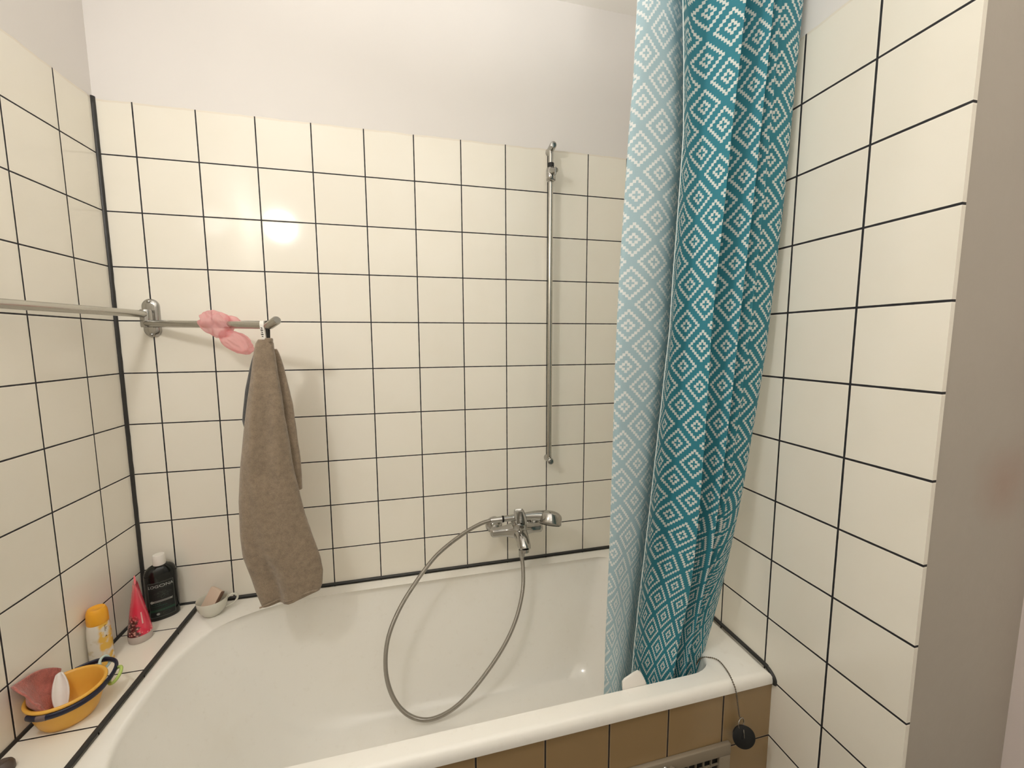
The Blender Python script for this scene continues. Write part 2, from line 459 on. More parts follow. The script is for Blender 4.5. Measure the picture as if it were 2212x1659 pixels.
# ------------------------------------------------------------------ ventilation grate in the apron
vg = thing('vent_grate', 'small framed grey grate set in the tiled bathtub apron', 'vent', (1.4, -0.669, -1.8))
GX0, GX1, GZ0, GZ1, GY = 1.255, 1.556, -1.90, -1.652, -0.668
bm = NB()
fw = 0.031
for a, b in (((GX0, GZ1 - fw), (GX1, GZ1)), ((GX0, GZ0), (GX1, GZ0 + fw)), ((GX0, GZ0 + fw), (GX0 + fw, GZ1 - fw)), ((GX1 - fw, GZ0 + fw), (GX1, GZ1 - fw))):
    box(bm, (a[0], GY - 0.011, a[1]), (b[0], GY, b[1]), 0.0025)
M['gratem'] = mat('grey_grate_paint', (0.27, 0.225, 0.165), 0.45)
obj('frame', bm, M['gratem'], vg)
bm = NB(); box(bm, (GX0 + fw, GY - 0.002, GZ0 + fw), (GX1 - fw, GY - 0.0005, GZ1 - fw))
obj('backing', bm, M['dark'], vg, smooth=False)
bm = NB()
x = GX1 - fw - 0.0215
while x > GX0 + fw: box(bm, (x - 0.0012, GY - 0.008, GZ0 + fw - .002), (x + 0.0012, GY - 0.003, GZ1 - fw + .002)); x -= 0.0215
z = GZ1 - fw - 0.0215
while z > GZ0 + fw: box(bm, (GX0 + fw - .002, GY - 0.0075, z - 0.0012), (GX1 - fw + .002, GY - 0.0035, z + 0.0012)); z -= 0.0215
obj('grid', bm, M['gratem'], vg, smooth=False)
bm = NB(); lathe(bm, [(0.006, 0), (0.006, 0.002), (0.004, 0.004), (0.0, 0.0045)], (1.372, GY - 0.011, -1.668), (0, -1, 0), 20)
obj('screw', bm, M['chrome'], vg)
bm = NB(); tube(bm, spline([(1.385, GY - 0.012, -1.668), (1.398, GY - 0.016, -1.676), (1.408, GY - 0.016, -1.69), (1.41, GY - 0.014, -1.71)], 6), 0.0042, 12)
obj('latch', bm, M['gratem'], vg)

# ------------------------------------------------------------------ bath plug hanging over the rim
pl = thing('bath_plug', 'black rubber bath plug hanging on a ball chain over the front bathtub rim', 'bath plug', (1.585, -0.68, -1.66))
ch = spline([(1.533, -0.572, -1.528), (1.540, -0.580, -1.503), (1.553, -0.594, -1.4922), (1.567, -0.606, -1.4912), (1.569, -0.622, -1.4912), (1.565, -0.645, -1.4912), (1.561, -0.660, -1.4930), (1.559, -0.670, -1.4980), (1.559, -0.6765, -1.505), (1.560, -0.6795, -1.514), (1.563, -0.680, -1.530), (1.569, -0.680, -1.56), (1.575, -0.680, -1.586)], 8)
bm = NB(); L = 0.0; step = 0.0048
M['chain'] = mat('dull_chain', (0.20, 0.17, 0.13), 0.4, 1.0)
tube(bm, ch, 0.0008, 6)
acc = 0.0
for a, b in zip(ch, ch[1:]):
    d = (b - a).length; pos = -acc
    while pos + step <= d:
        pos += step
        r = bmesh.ops.create_icosphere(bm, subdivisions=1, radius=0.0021); xform(bm, r['verts'], Matrix.Translation(a.lerp(b, pos / d)))
    acc = d - pos
obj('chain', bm, M['chain'], pl)
bm = NB(); torus(bm, (1.5765, -0.6835, -1.598), 0.0120, 0.0011, (0.35, -1, 0.15), 32, 8)
obj('split_ring', bm, M['chrome'], pl, label='steel split ring')
bm = NB()
lathe(bm, [(0.0, -0.007), (0.020, -0.007), (0.0225, -0.004), (0.0262, 0.004), (0.0265, 0.0055), (0.0250, 0.0068), (0.006, 0.0072), (0.005, 0.009), (0.0, 0.0092)], (1.5795, -0.688, -1.628), (-0.30, -0.90, 0.22), 40, cap0=False, cap1=False)
obj('stopper', bm, M['blackrubber'], pl, label='round black rubber stopper')
bm = NB(); tube(bm, spline([(1.576, -0.692, -1.606), (1.575, -0.695, -1.615), (1.576, -0.696, -1.625)], 5), 0.0012, 8)
obj('staple', bm, M['chrome'], pl)

# ------------------------------------------------------------------ swivel towel rail
tr = thing('towel_rail', 'chrome swivel towel rail with two arms on the back wall', 'towel rail', (0.0905, 0, -0.60))
bm = NB()
def capsule_outline(cx, cz, hw, hh, n=14):
    o = []
    for k in range(n + 1): a = PI * k / n; o.append((cx + hw * math.cos(a), cz + hh - hw + hw * math.sin(a)))
    for k in range(n + 1): a = PI + PI * k / n; o.append((cx + hw * math.cos(a), cz - hh + hw + hw * math.sin(a)))
    return o
rg = []
for s, y in ((1.0, 0.0), (1.0, -0.003), (0.93, -0.007), (0.80, -0.010), (0.55, -0.0115)):
    rg.append([V((0.0905 + (x - 0.0905) * s, y, -0.600 + (z + 0.600) * (s if s == 1 else 1 - (1 - s) * 0.55))) for x, z in capsule_outline(0.0905, -0.600, 0.022, 0.056)])
loft(bm, rg, True, True, True)
obj('wall_plate', bm, M['chrome'], tr)
bm = NB(); lathe(bm, [(0.0135, 0), (0.0145, 0.004), (0.0145, 0.046), (0.013, 0.050), (0, 0.051)], (0.0905, -0.028, -0.6275), (0, 0, 1), 28)
box(bm, (0.081, -0.030, -0.62), (0.100, -0.006, -0.584), 0.003)
obj('pivot', bm, M['chrome'], tr)
for zz in (-0.553, -0.648):
    bm = NB(); lathe(bm, [(0.0052, 0), (0.0050, 0.0015), (0.0032, 0.003), (0, 0.0034)], (0.0905, -0.0095, zz), (0, -1, 0), 18)
    obj('screw', bm, M['dullchrome'], tr)
bm = NB(); a0 = V((0.0905, -0.030, -0.590)); a1 = V((0.040, -0.455, -0.594))
tube(bm, [a0, a0.lerp(a1, .02), a0.lerp(a1, .5), a1], [0.0098, 0.0102, 0.0102, 0.0102], 24)
obj('arm', bm, M['rail'], tr, label='chrome arm swung towards the viewer along the left wall')
b0 = V((0.0905, -0.032, -0.6165)); b1 = V((0.452, -0.200, -0.6265))
bm = NB(); tube(bm, [b0 + V((-.006, 0, 0)), b0, b0.lerp(b1, .5), b1, b1 + V((0.006, -0.003, 0.0005))], [0.006, 0.0100, 0.0100, 0.0100, 0.0100], 24)
obj('arm', bm, M['rail'], tr, label='chrome arm swung out over the bathtub')
bm = NB(); tube(bm, [b1 + V((-0.004, 0.003, -0.003)), b1 + V((0.010, -0.010, 0.001)), b1 + V((0.033, -0.034, 0.012)), b1 + V((0.0355, -0.0365, 0.0132))], [0.0095, 0.0112, 0.0112, 0.0092], 24)
obj('end_stop', bm, M['rail'], tr)

# ------------------------------------------------------------------ towel
tw = thing('hand_towel', 'brown terry towel hanging from the chrome arm over the bathtub', 'towel', (0.445, -0.20, -0.63))
ROWS = [(-0.664, .430, .4605), (-0.672, .4235, .4645), (-0.70, .4165, .4665), (-0.763, .4055, .4715), (-0.83, .392, .478), (-0.90, .3805, .4845), (-1.0, .366, .4925), (-1.10, .356, .5065), (-1.2, .3535, .523),
        (-1.26, .3562, .537), (-1.32, .3720, .5515), (-1.36, .3805, .5565), (-1.40, .391, .552), (-1.412, .3945, .546)]
def towel_panel(rows, N, depth, yc, sx, fold, shear, seed, nz=70):
    z0, z1 = rows[0][0], rows[-1][0]; rings = []
    for k in range(nz + 1):
        z = lerp(z0, z1, k / nz); l, r = interp(rows, z); f = k / nz
        rg = []
        for i in range(N):
            a = 2 * PI * i / N; c, s = math.cos(a), math.sin(a)
            u = math.copysign(abs(c) ** 0.75, c)
            x = (l + r) / 2 + (r - l) / 2 * u
            d = depth(f)
            y = yc - d * math.copysign(abs(s) ** 0.8, s)
            if s > 0: y += fold(u, f)
            zz = z + shear * sm((f - .45) / .55) * (x - l) / 0.15
            p = V((x, y, zz)); nn = noise.noise(p * 55 + V((seed, 0, 0))) * 0.0011 + noise.noise(p * 14 + V((0, seed, 0))) * 0.003 * sm(f * 4)
            rg.append(p + V((nn * .4, -nn if s > 0 else nn, 0)))
        rings.append(rg)
    bm = NB(); loft(bm, rings, True, True, True); return bm
def foldA(u, f):
    e = sm((f - .72) / .28)
    return -0.010 * math.exp(-((u + .55 - .5 * f) / .28) ** 2) * sm(f * 2) + 0.012 * e * math.exp(-((u + .35) / .18) ** 2) + 0.004 * math.sin(u * 5 + f * 4) * sm(f * 3)
bm = towel_panel(ROWS, 72, lambda f: lerp(0.016, 0.024, sm(f * 1.6)), -0.203, 1, foldA, 0.026, 3.0)
obj('front_fold', bm, M['towel'], tw)
RB = [(-0.690, .446, .4650), (-0.705, .444, .4715), (-0.75, .442, .4815), (-0.85, .450, .497), (-1.0, .462, .507), (-1.06, .470, .5085), (-1.09, .478, .5075)]
bm = towel_panel(RB, 40, lambda f: 0.010, -0.178, 1, lambda u, f: 0.0, 0.0, 8.0, 40)
obj('rear_fold', bm, M['towel'], tw)
RL = [(-0.690, .4135, .428), (-0.73, .4005, .425), (-0.80, .383, .415), (-0.86, .3735, .405), (-0.885, .3705, .398), (-0.905, .3745, .392)]
bm = towel_panel(RL, 36, lambda f: 0.007, -0.184, 1, lambda u, f: 0.0, 0.0, 12.0, 30)
obj('side_fold', bm, M['towelback'], tw, label='dark grey edge of the towel folded behind on the left')
bm = NB()
hp = []
for i in range(25):
    u = -1 + 2 * i / 24; z = -1.412; l, r = interp(ROWS, z); x = (l + r) / 2 + (r - l) / 2 * u * .985
    hp.append(V((x, -0.2275 + foldA(u, 1.0), z + 0.026 * (x - l) / .15 + 0.010)))
tube(bm, hp, 0.0022, 8)
obj('hem', bm, M['towel'], tw)
bm = NB()
def ribbon(bm, pts, wd, dirv, th):
    rg = []
    for i, p in enumerate(pts):
        p = V(p); d = (V(pts[min(i + 1, len(pts) - 1)]) - V(pts[max(i - 1, 0)])).normalized(); s = V(dirv).normalized(); n = d.cross(s).normalized()
        rg.append([p - s * wd / 2 - n * th / 2, p + s * wd / 2 - n * th / 2, p + s * wd / 2 + n * th / 2, p - s * wd / 2 + n * th / 2])
    loft(bm, rg, True, True, True)
cx, cy, cz = 0.4385, -0.1937, -0.6262
lp = [(cx + .004, cy - 0.006, -0.672)] + [(cx + .002 * math.cos(a), cy - 0.0118 * math.cos(a), cz + 0.0118 * math.sin(a)) for a in [PI * k / 12 for k in range(13)]] + [(cx, cy + 0.010, -0.672)]
ribbon(bm, lp, 0.0125, (0.9, -0.42, 0), 0.0012)
M['label'] = mat('white_label', (0.80, 0.77, 0.72), 0.6)
obj('care_label', bm, M['label'], tw, label='white woven label loop')
bm = NB()
for k in range(5):
    z = -0.634 - k * 0.0055
    ribbon(bm, [(cx + .0015 - .0015, cy - 0.0127 + k * .0011, z + .0016), (cx + .0025, cy - 0.0122 + k * .0011, z - .0012)], 0.0035 + (k % 2) * .003, (0.9, -0.42, 0), 0.0005)
obj('label_print', bm, M['dark'], tw)
bm = NB()
lp = [(0.4535, -0.203, -0.673)] + [(0.4525 + 0.001 * math.cos(a), -0.200 - 0.0118 * math.cos(a), -0.6265 + 0.0118 * math.sin(a)) for a in [PI * k / 12 for k in range(13)]] + [(0.4505, -0.190, -0.673)]
ribbon(bm, lp, 0.0075, (0.9, -0.42, 0), 0.0014)
obj('hanging_loop', bm, M['blackrubber'], tw, label='black hanging loop')
bm = NB(); box(bm, (0.4475, -0.217, -0.672), (0.4645, -0.199, -0.660), 0.003)
obj('loop_patch', bm, M['towel'], tw)

# ------------------------------------------------------------------ pink gauzy scrunchie on the arm
M['gauze'] = mat('pink_gauze', (0.90, 0.50, 0.52), 0.6)
t = NT(M['gauze']); P, xyz = t.pos()
trn = t.n('ShaderNodeBsdfTransparent'); trl = t.n('ShaderNodeBsdfTranslucent'); trl.inputs[0].default_value = (0.95, 0.42, 0.44, 1)
m1 = t.n('ShaderNodeMixShader'); m1.inputs[0].default_value = 0.45; t.l(t.b.outputs[0], m1.inputs[1]); t.l(trl.outputs[0], m1.inputs[2])
m2 = t.n('ShaderNodeMixShader'); m2.inputs[0].default_value = 0.45; t.l(m1.outputs[0], m2.inputs[1]); t.l(trn.outputs[0], m2.inputs[2])
t.l(m2.outputs[0], t.t.nodes['Material Output'].inputs[0])
scr = thing('scrunchie', 'crumpled sheer pink scrunchie wrapped round the chrome arm', 'scrunchie', (0.325, -0.143, -0.64))
def crumple(c, rad, d, seed, amp, sub=5):
    bm = NB(); r = bmesh.ops.create_icosphere(bm, subdivisions=sub, radius=1.0)
    q = V((1, 0, 0)).rotation_difference(V(d).normalized())
    for v in bm.verts:
        p = v.co.copy(); s = V((seed, seed * .7, 0))
        e = V((p.x * 0.9, p.y * 2.3, p.z * 2.3))
        n = 1 - 2 * abs(noise.noise(e * 0.9 + s)); n2 = 1 - 2 * abs(noise.noise(e * 1.9 + s)); n3 = noise.noise(p * 1.4 + s)
        k = 1 + amp * (0.55 * n + 0.28 * n2 + 0.35 * n3 - 0.40)
        v.co = V(c) + q @ V((p.x * rad[0] * k, p.y * rad[1] * k, p.z * rad[2] * k))
    for _ in range(4): bmesh.ops.smooth_vert(bm, verts=bm.verts[:], factor=0.5, use_axis_x=True, use_axis_y=True, use_axis_z=True)
    return bm
obj('gathered_loop', crumple((0.310, -0.141, -0.622), (0.043, 0.030, 0.031), (0.80, -0.25, -0.62), 1.3, 0.55), M['gauze'], scr)
obj('gathered_loop', crumple((0.357, -0.147, -0.669), (0.048, 0.024, 0.025), (0.80, -0.2, -0.58), 6.1, 0.55), M['gauze'], scr)
obj('gathered_loop', crumple((0.346, -0.126, -0.612), (0.022, 0.012, 0.013), (0.9, -0.2, -0.4), 9.7, 0.5, 4), M['gauze'], scr)

# ------------------------------------------------------------------ shower riser rail
sr = thing('shower_rail', 'tall slim upright chrome shower rail on the back wall', 'shower rail', (1.308, 0, -1.11))
bx, by = 1.3055, -0.034
bm = NB(); tube(bm, [(bx, by, -0.02), (bx, by, -0.09)], 0.0085, 20); tube(bm, [(bx, by, -0.09), (bx, by, -1.106)], 0.0085, 20)
obj('bar', bm, M['rail'], sr)
for zz, l in ((-0.019, 0.064), (-1.1065, 0.060)):
    bm = NB()
    lathe(bm, [(0.013, 0), (0.0135, 0.004), (0.0115, 0.012), (0.0115, l - .004), (0.0105, l - 0.001), (0.008, l), (0, l)], (1.3105 if zz > -.5 else 1.3095, 0, zz), (-0.09, -1, 0.0), 28)
    obj('end_bracket', bm, M['chrome'], sr)
bm = NB()
tube(bm, [(bx, by - 0.002, -0.068), (bx, by - 0.002, -0.082)], 0.0105, 20)
obj('black_collar', bm, M['dark'], sr, label='black collar under the top bracket')
sl = NB()
lathe(sl, [(0.010, -0.025), (0.0155, -0.021), (0.0165, -0.008), (0.0165, 0.010), (0.0145, 0.018), (0.009, 0.021)], (bx, by - 0.002, -0.103), (0, 0, 1), 28)
slo = obj('slider', sl, M['chrome'], sr)
bm = NB(); lathe(bm, [(0.0115, 0), (0.0115, 0.010), (0.0085, 0.022), (0.0075, 0.030), (0, 0.031)], (bx, by - 0.014, -0.098), (0.15, -1, -0.25), 22)
obj('hand_shower_holder', bm, M['dullchrome'], slo)
bm = NB(); box(bm, (bx - 0.002, by - 0.051, -0.122), (bx + 0.002, by - 0.040, -0.098), 0.0008)
obj('holder_pin', bm, M['dullchrome'], slo)
bm = NB(); tube(bm, [(bx - .011, by - 0.018, -0.128), (bx, by - 0.016, -0.122), (bx + .011, by - 0.018, -0.128)], 0.002, 8)
obj('holder_fork', bm, M['dullchrome'], slo)

# ------------------------------------------------------------------ bath mixer
bx_ = thing('bath_mixer', 'chrome wall mounted lever bath mixer above the back bathtub rim', 'mixer tap', (1.177, 0, -1.345))
for xx in (1.102, 1.252):
    bm = NB(); lathe(bm, [(0.031, 0), (0.031, 0.003), (0.027, 0.009), (0.018, 0.013), (0.0135, 0.014), (0.0135, 0.03), (0.0135, 0.030)], (xx, 0, -1.347), (0, -1, 0), 36)
    e = obj('escutcheon', bm, M['chrome'], bx_)
    bm = NB(); lathe(bm, [(0.0125, 0), (0.0165, 0.002), (0.0165, 0.017), (0.0145, 0.019)], (xx, -0.028, -1.343), (0, -1, 0), 6)
    obj('coupling_nut', bm, M['dullchrome'], bx_)
# body: flat bar swelling to the middle
rg = []
for k in range(33):
    u = -1 + 2 * k / 32; x = 1.1735 + 0.0955 * u
    c = math.exp(-(u / 0.33) ** 2)
    e = 1.0 if abs(u) < 0.96 else math.sqrt(max(0.0, 1 - ((abs(u) - 0.96) / 0.04) ** 2)) * 0.35 + 0.65
    hz = (0.0145 + 0.010 * c) * e; hy = (0.0175 + 0.014 * c) * e; yc = -0.061 - 0.012 * c; zc = -1.347 + 0.004 * c
    r_ = []
    for i in range(28):
        a = 2 * PI * i / 28; ca, sa = math.cos(a), math.sin(a)
        r_.append(V((x, yc + hy * math.copysign(abs(ca) ** .55, ca), zc + hz * math.copysign(abs(sa) ** .55, sa))))
    rg.append(r_)
bm = NB(); loft(bm, rg, True, True, True)
obj('body', bm, M['chrome'], bx_)
bm = NB(); lathe(bm, [(0.0255, 0), (0.0255, 0.012), (0.024, 0.022), (0.020, 0.029), (0.012, 0.034), (0, 0.0355)], (1.179, -0.080, -1.330), (-0.05, -0.30, 0.95), 32)
obj('lever_hub', bm, M['chrome'], bx_)
# lever plate
rg = []
for f, wd, th in ((0, .0190, .010), (0.12, .0230, .008), (0.5, .0205, .0055), (0.88, .0170, .0042), (0.98, .0140, .0036), (1.0, .011, .003)):
    c = V((1.1815, -0.098, -1.306)).lerp(V((1.1580, -0.150, -1.234)), f)
    d = V((-0.0215, -0.054, 0.063)).normalized(); s = V((0.96, -0.25, 0.12)); s = (s - d * s.dot(d)).normalized(); n = d.cross(s)
    rg.append([c + s * wd * math.copysign(abs(math.cos(a)) ** .5, math.cos(a)) + n * th * math.copysign(abs(math.sin(a)) ** .6, math.sin(a)) for a in [2 * PI * k / 24 for k in range(24)]])
bm = NB(); loft(bm, rg, True, True, True)
obj('lever', bm, M['chrome'], bx_)
bm = NB(); lathe(bm, [(0.0058, -0.012), (0.0058, 0.0), (0.0075, 0.003), (0.0085, 0.012), (0.0075, 0.015), (0.0, 0.0155)], (1.178, -0.116, -1.326), (0, -0.25, 1), 20)
obj('diverter_knob', bm, M['dullchrome'], bx_)
sp_ = spline([(1.179, -0.078, -1.347), (1.1805, -0.100, -1.352), (1.182, -0.122, -1.361), (1.183, -0.139, -1.372), (1.1832, -0.146, -1.380)], 6)
bm = NB(); n_ = len(sp_); tube(bm, sp_, [lerp(0.024, 0.0165, i / (n_ - 1)) for i in range(n_)], 26, flat=1.12)
obj('spout', bm, M['chrome'], bx_)
bm = NB(); lathe(bm, [(0.0125, 0), (0.0128, 0.010), (0.011, 0.0115), (0, 0.0115)], (1.183, -0.143, -1.381), (0.0, -0.25, -0.97), 26)
obj('aerator', bm, M['dullchrome'], bx_)
bm = NB(); lathe(bm, [(0.014, 0), (0.013, 0.014), (0.011, 0.030), (0.009, 0.034)], (1.180, -0.090, -1.366), (0.03, -0.12, -1), 24)
obj('hose_outlet', bm, M['chrome'], bx_)
rg_ = NB(); tube(rg_, [(1.172, -0.10, -1.309), (1.170, -0.106, -1.303)], 0.006, 12); torus(rg_, (1.148, -0.104, -1.290), 0.0135, 0.003, (1, 0, 0.0), 28, 10)
obj('hand_shower_cradle', rg_, M['dullchrome'], bx_)

# ------------------------------------------------------------------ hand shower with hose
hs = thing('hand_shower', 'chrome hand shower lying on the bath mixer, its metal hose looping into the tub', 'hand shower', (1.2, -0.105, -1.29))
hosep = [(1.1824, -0.1, -1.4296), (1.1861, -0.105, -1.4757), (1.1815, -0.115, -1.5472), (1.1558, -0.135, -1.625), (1.1142, -0.155, -1.6941), (1.053, -0.175, -1.763), (0.9715, -0.19, -1.838), (0.9015, -0.2, -1.8737), (0.8349, -0.205, -1.8771), (0.7783, -0.205, -1.8438), (0.7379, -0.2, -1.7829), (0.7179, -0.19, -1.7035), (0.7234, -0.18, -1.6108), (0.7536, -0.17, -1.53), (0.804, -0.155, -1.4543), (0.8798, -0.14, -1.3684), (0.9653, -0.125, -1.3136), (1.0295, -0.115, -1.287), (1.0671, -0.11, -1.2804), (1.08, -0.11, -1.2795)]
M['hose'] = mat('steel_hose', (0.36, 0.335, 0.30), 0.25, 1.0)
t = NT(M['hose'])
uvn = t.n('ShaderNodeUVMap'); uvn.uv_map = 'hose'; s_ = t.n('ShaderNodeSeparateXYZ'); t.l(uvn.outputs[0], s_.inputs[0])
wv = t.math('SINE', t.math('MULTIPLY', s_.outputs[0], 2 * PI * 400)); t.bump(wv, 0.0006, 0.55)
sp_ = spline(hosep, 14); bm = NB()
tube(bm, sp_, 0.0067, 16)
uvl = bm.loops.layers.uv.new('hose')
cum = [0.0]
for a, b in zip(sp_, sp_[1:]): cum.append(cum[-1] + (b - a).length)
bm.verts.ensure_lookup_table(); bm.verts.index_update()
for f in bm.faces:
    for l_ in f.loops: l_[uvl].uv = (cum[min(l_.vert.index // 16, len(cum) - 1)] , (l_.vert.index % 16) / 16)
obj('hose', bm, M['hose'], hs)
bm = NB(); lathe(bm, [(0.0085, 0), (0.0100, 0.004), (0.0108, 0.028), (0.0085, 0.0285)], (1.1826, -0.1, -1.432), (0, 0.03, 1), 20)
obj('hose_nut', bm, M['dullchrome'], hs)
bm = NB(); lathe(bm, [(0.0072, 0), (0.0088, 0.004), (0.0100, 0.030), (0.0104, 0.038)], (1.071, -0.11, -1.280), (1, 0.0, 0.012), 20)
obj('hose_nut', bm, M['chrome'], hs)
bm = NB(); lathe(bm, [(0.0108, 0), (0.0112, 0.001), (0.0112, 0.0055), (0.0105, 0.0065)], (1.1095, -0.11, -1.2793), (1, 0.0, 0.012), 20)
obj('black_washer', bm, M['dark'], hs)
hx = spline([(1.1155, -0.110, -1.2792), (1.150, -0.110, -1.2787), (1.195, -0.109, -1.2785), (1.235, -0.110, -1.280), (1.262, -0.113, -1.284), (1.285, -0.117, -1.288)], 6)
bm = NB(); rr = [lerp(0.0105, 0.0215, sm((i / (len(hx) - 1) - .15) / .8)) for i in range(len(hx))]; tube(bm, hx, rr, 22)
obj('handle', bm, M['chrome'], hs)
HA = V((-0.28, -0.46, -0.84)).normalized(); hc = V((1.285, -0.118, -1.280))
bm = NB(); lathe(bm, [(0.0, -0.013), (0.014, -0.0125), (0.028, -0.008), (0.0365, 0.0), (0.0385, 0.005), (0.0390, 0.030), (0.0380, 0.033), (0.034, 0.0335)], hc, HA, 40, cap0=False, cap1=False)
obj('head', bm, M['chrome'], hs)
bm = NB(); lathe(bm, [(0.0365, 0.033), (0.0345, 0.0315), (0.0, 0.0315)], hc, HA, 40, cap1=False, cap0=False)
obj('spray_face', bm, M['dullchrome'], hs)

# ------------------------------------------------------------------ shower curtain
cur = thing('shower_curtain', 'teal shower curtain with white stepped diamonds, drawn to the right', 'shower curtain', (1.45, -0.6, 0.45))
CZ0, CZ1 = 0.45, -1.640
EDGE_L = [(-1.66, 1.290), (-1.52, 1.289), (-1.257, 1.2835), (-0.956, 1.2765), (-0.738, 1.2715), (-0.534, 1.2723), (-0.251, 1.2802), (-0.117, 1.2865), (0.01, 1.2883), (0.5, 1.285)]
EDGE_R = [(-1.66, 1.552), (-1.52, 1.562), (-1.44, 1.580), (-1.301, 1.6030), (-1.169, 1.6185), (-1.043, 1.632), (-0.861, 1.6445), (-0.688, 1.6575), (-0.523, 1.6635), (-0.365, 1.668), (0.07, 1.671), (0.5, 1.671)]
FOLD = [(-1.5, .175, .585, .725, .80), (-1.3, .18, .575, .72, .80), (-0.65, .26, .49, .68, .79), (-0.25, .25, .50, .69, .785), (0.05, .17, .52, .70, .78), (0.5, .16, .52, .70, .78)]
def cy_at(z): return interp([(-1.6, -0.560), (-1.45, -0.565), (-1.2, -0.585), (-0.8, -0.61), (-0.3, -0.63), (0.3, -0.65), (0.5, -0.66)], z)[0]
ulen = 0.00536   # cell width in metres of cloth
vlen = 0.00536
def curtain_part(keys, name, mt, u0, uscale, parent, label=None, thick=0.0006, nz=260, zr=None):
    """keys(z): list of (x, y) control points of the cloth in plan at height z"""
    bm = NB(); uvl = bm.loops.layers.uv.new('cloth')
    z0, z1 = zr or (CZ0, CZ1)
    # arc length at mid height fixes the print's u
    ref = spline([(x, y, 0) for x, y in keys(-0.65)], 9)
    cum = [0.0]
    for a, b in zip(ref, ref[1:]): cum.append(cum[-1] + (b - a).length)
    rows = []
    for k in range(nz + 1):
        z = lerp(z0, z1, k / nz)
        rows.append([bm.verts.new((p.x, p.y, z + 0.0)) for p in spline([(x, y, 0) for x, y in keys(z)], 9)])
    n = len(ref)
    for k in range(nz):
        for i in range(n - 1):
            f = bm.faces.new((rows[k][i], rows[k][i + 1], rows[k + 1][i + 1], rows[k + 1][i]))
            for l_, (kk, ii) in zip(f.loops, ((k, i), (k, i + 1), (k + 1, i + 1), (k + 1, i))):
                z = lerp(z0, z1, kk / nz)
                l_[uvl].uv = (u0 + cum[ii] * uscale * (1 + 0.85 * sm((-1.05 - z) / 0.40)) / ulen, z / vlen)
    return obj(name, bm, mt, parent, label=label, mods=(solid(thick),))
def wv(z, s): return 0.004 * math.sin(z * 5.0 + s) + 0.003 * math.sin(z * 11 + s * 2.3)
def main_keys(z):
    L_, R_ = interp(EDGE_L, z)[0], interp(EDGE_R, z)[0]; h, f1, f2, f3 = interp(FOLD, z); y = cy_at(z); W = R_ - L_
    X = lambda q: L_ + W * q
    lw = sm((-1.15 - z) / 0.35)          # towards the bottom the folds tighten
    a = lerp(1.0, 0.75, lw)
    return [(X(h), y - 0.020), (X(h + .02), y - 0.012), (X(lerp(h, f1, .30)), y + 0.008 * a + wv(z, 1)), (X(lerp(h, f1, .52)), y + 0.012 * a + wv(z, 1)),
            (X(lerp(h, f1, .80)), y - 0.022 * a), (X(f1 - .004), y - 0.042 * a), (X(f1 - .012), y - 0.030 * a), (X(f1 - .03), y - 0.004 * a),
            (X(f1 + .02), y + 0.010), (X(lerp(f1, f2, .45)), y + 0.014 + wv(z, 3)), (X(lerp(f1, f2, .72)), y - 0.010 * a), (X(f2 - .003), y - 0.038 * a), (X(f2 - .015), y - 0.022 * a), (X(f2 - .02), y + 0.004),
            (X(f2 + .025), y + 0.010), (X(f3 - .03), y - 0.018 * a), (X(f3 - .003), y - 0.026 * a), (X(f3 - .012), y - 0.014 * a), (X(f3 + .005), y - 0.002),
            (X(f3 + .07), y - 0.008 + wv(z, 5) * .6), (X(.93), y - 0.010), (X(.985), y - 0.002), (X(1.0), y + 0.016), (X(.985), y + 0.035), (X(.93), y + 0.05)]
c1 = curtain_part(main_keys, 'front_panel', M['curtain'], 0.0, 1.22, cur)
def back_keys(z):
    L_, R_ = interp(EDGE_L, z)[0], interp(EDGE_R, z)[0]; h, f1, f2, f3 = interp(FOLD, z); y = cy_at(z); W = R_ - L_
    X = lambda q: L_ + W * q
    return [(X(.09), y + 0.050), (X(.035), y + 0.046), (X(.006), y + 0.034), (X(0.0), y + 0.024), (X(.03), y + 0.014), (X(h * .5), y + 0.008 + wv(z, 7) * .6), (X(h), y + 0.012), (X(h + .10), y + 0.030), (X(h + .25), y + 0.040)]
c2 = curtain_part(back_keys, 'reverse_panel', M['curtainrev'], 5.0, 0.90, cur, label='paler reverse side of the curtain at its left edge')
bm = NB()
hp = []
for k in range(201):
    z = lerp(CZ0, -1.60, k / 200); x, y = main_keys(z)[0]; hp.append((x - 0.001, y - 0.001, z))
tube(bm, hp, 0.0009, 8)
obj('hem', bm, M['hem'], cur)
rl = thing('curtain_rail', 'slim white curtain rail fixed to the ceiling above the shower curtain', 'curtain rail', (1.2, -0.66, CEIL))
bm = NB(); box(bm, (0.62, -0.676, CEIL - 0.020), (1.675, -0.646, CEIL), 0.003)
obj('track', bm, M['whiteplastic'], rl)

# white plastic clip at the curtain's lower left corner, on the rim
bm = NB()
o = []
for px, pz in ((-0.028, -0.004), (-0.028, 0.016), (-0.022, 0.022), (0.002, 0.031), (0.014, 0.034), (0.021, 0.030), (0.031, 0.010), (0.034, -0.004)): o.append((px, pz))
rg = [[V((1.317 + s * x, -0.624 + y - 0.3 * z * 0 + 0.15 * max(z, 0), -1.4955 + (z * s if z > 0 else z))) for x, z in o] for s, y in ((0.93, -0.004), (1.0, -0.0025), (1.0, 0.0025), (0.93, 0.004))]
loft(bm, rg, True, True, True)
obj('plastic_tab', bm, M['whiteplastic'], None, (1.317, -0.618, -1.4955), 'small flat cream plastic tab standing on the front rim under the curtain', 'plastic tab')

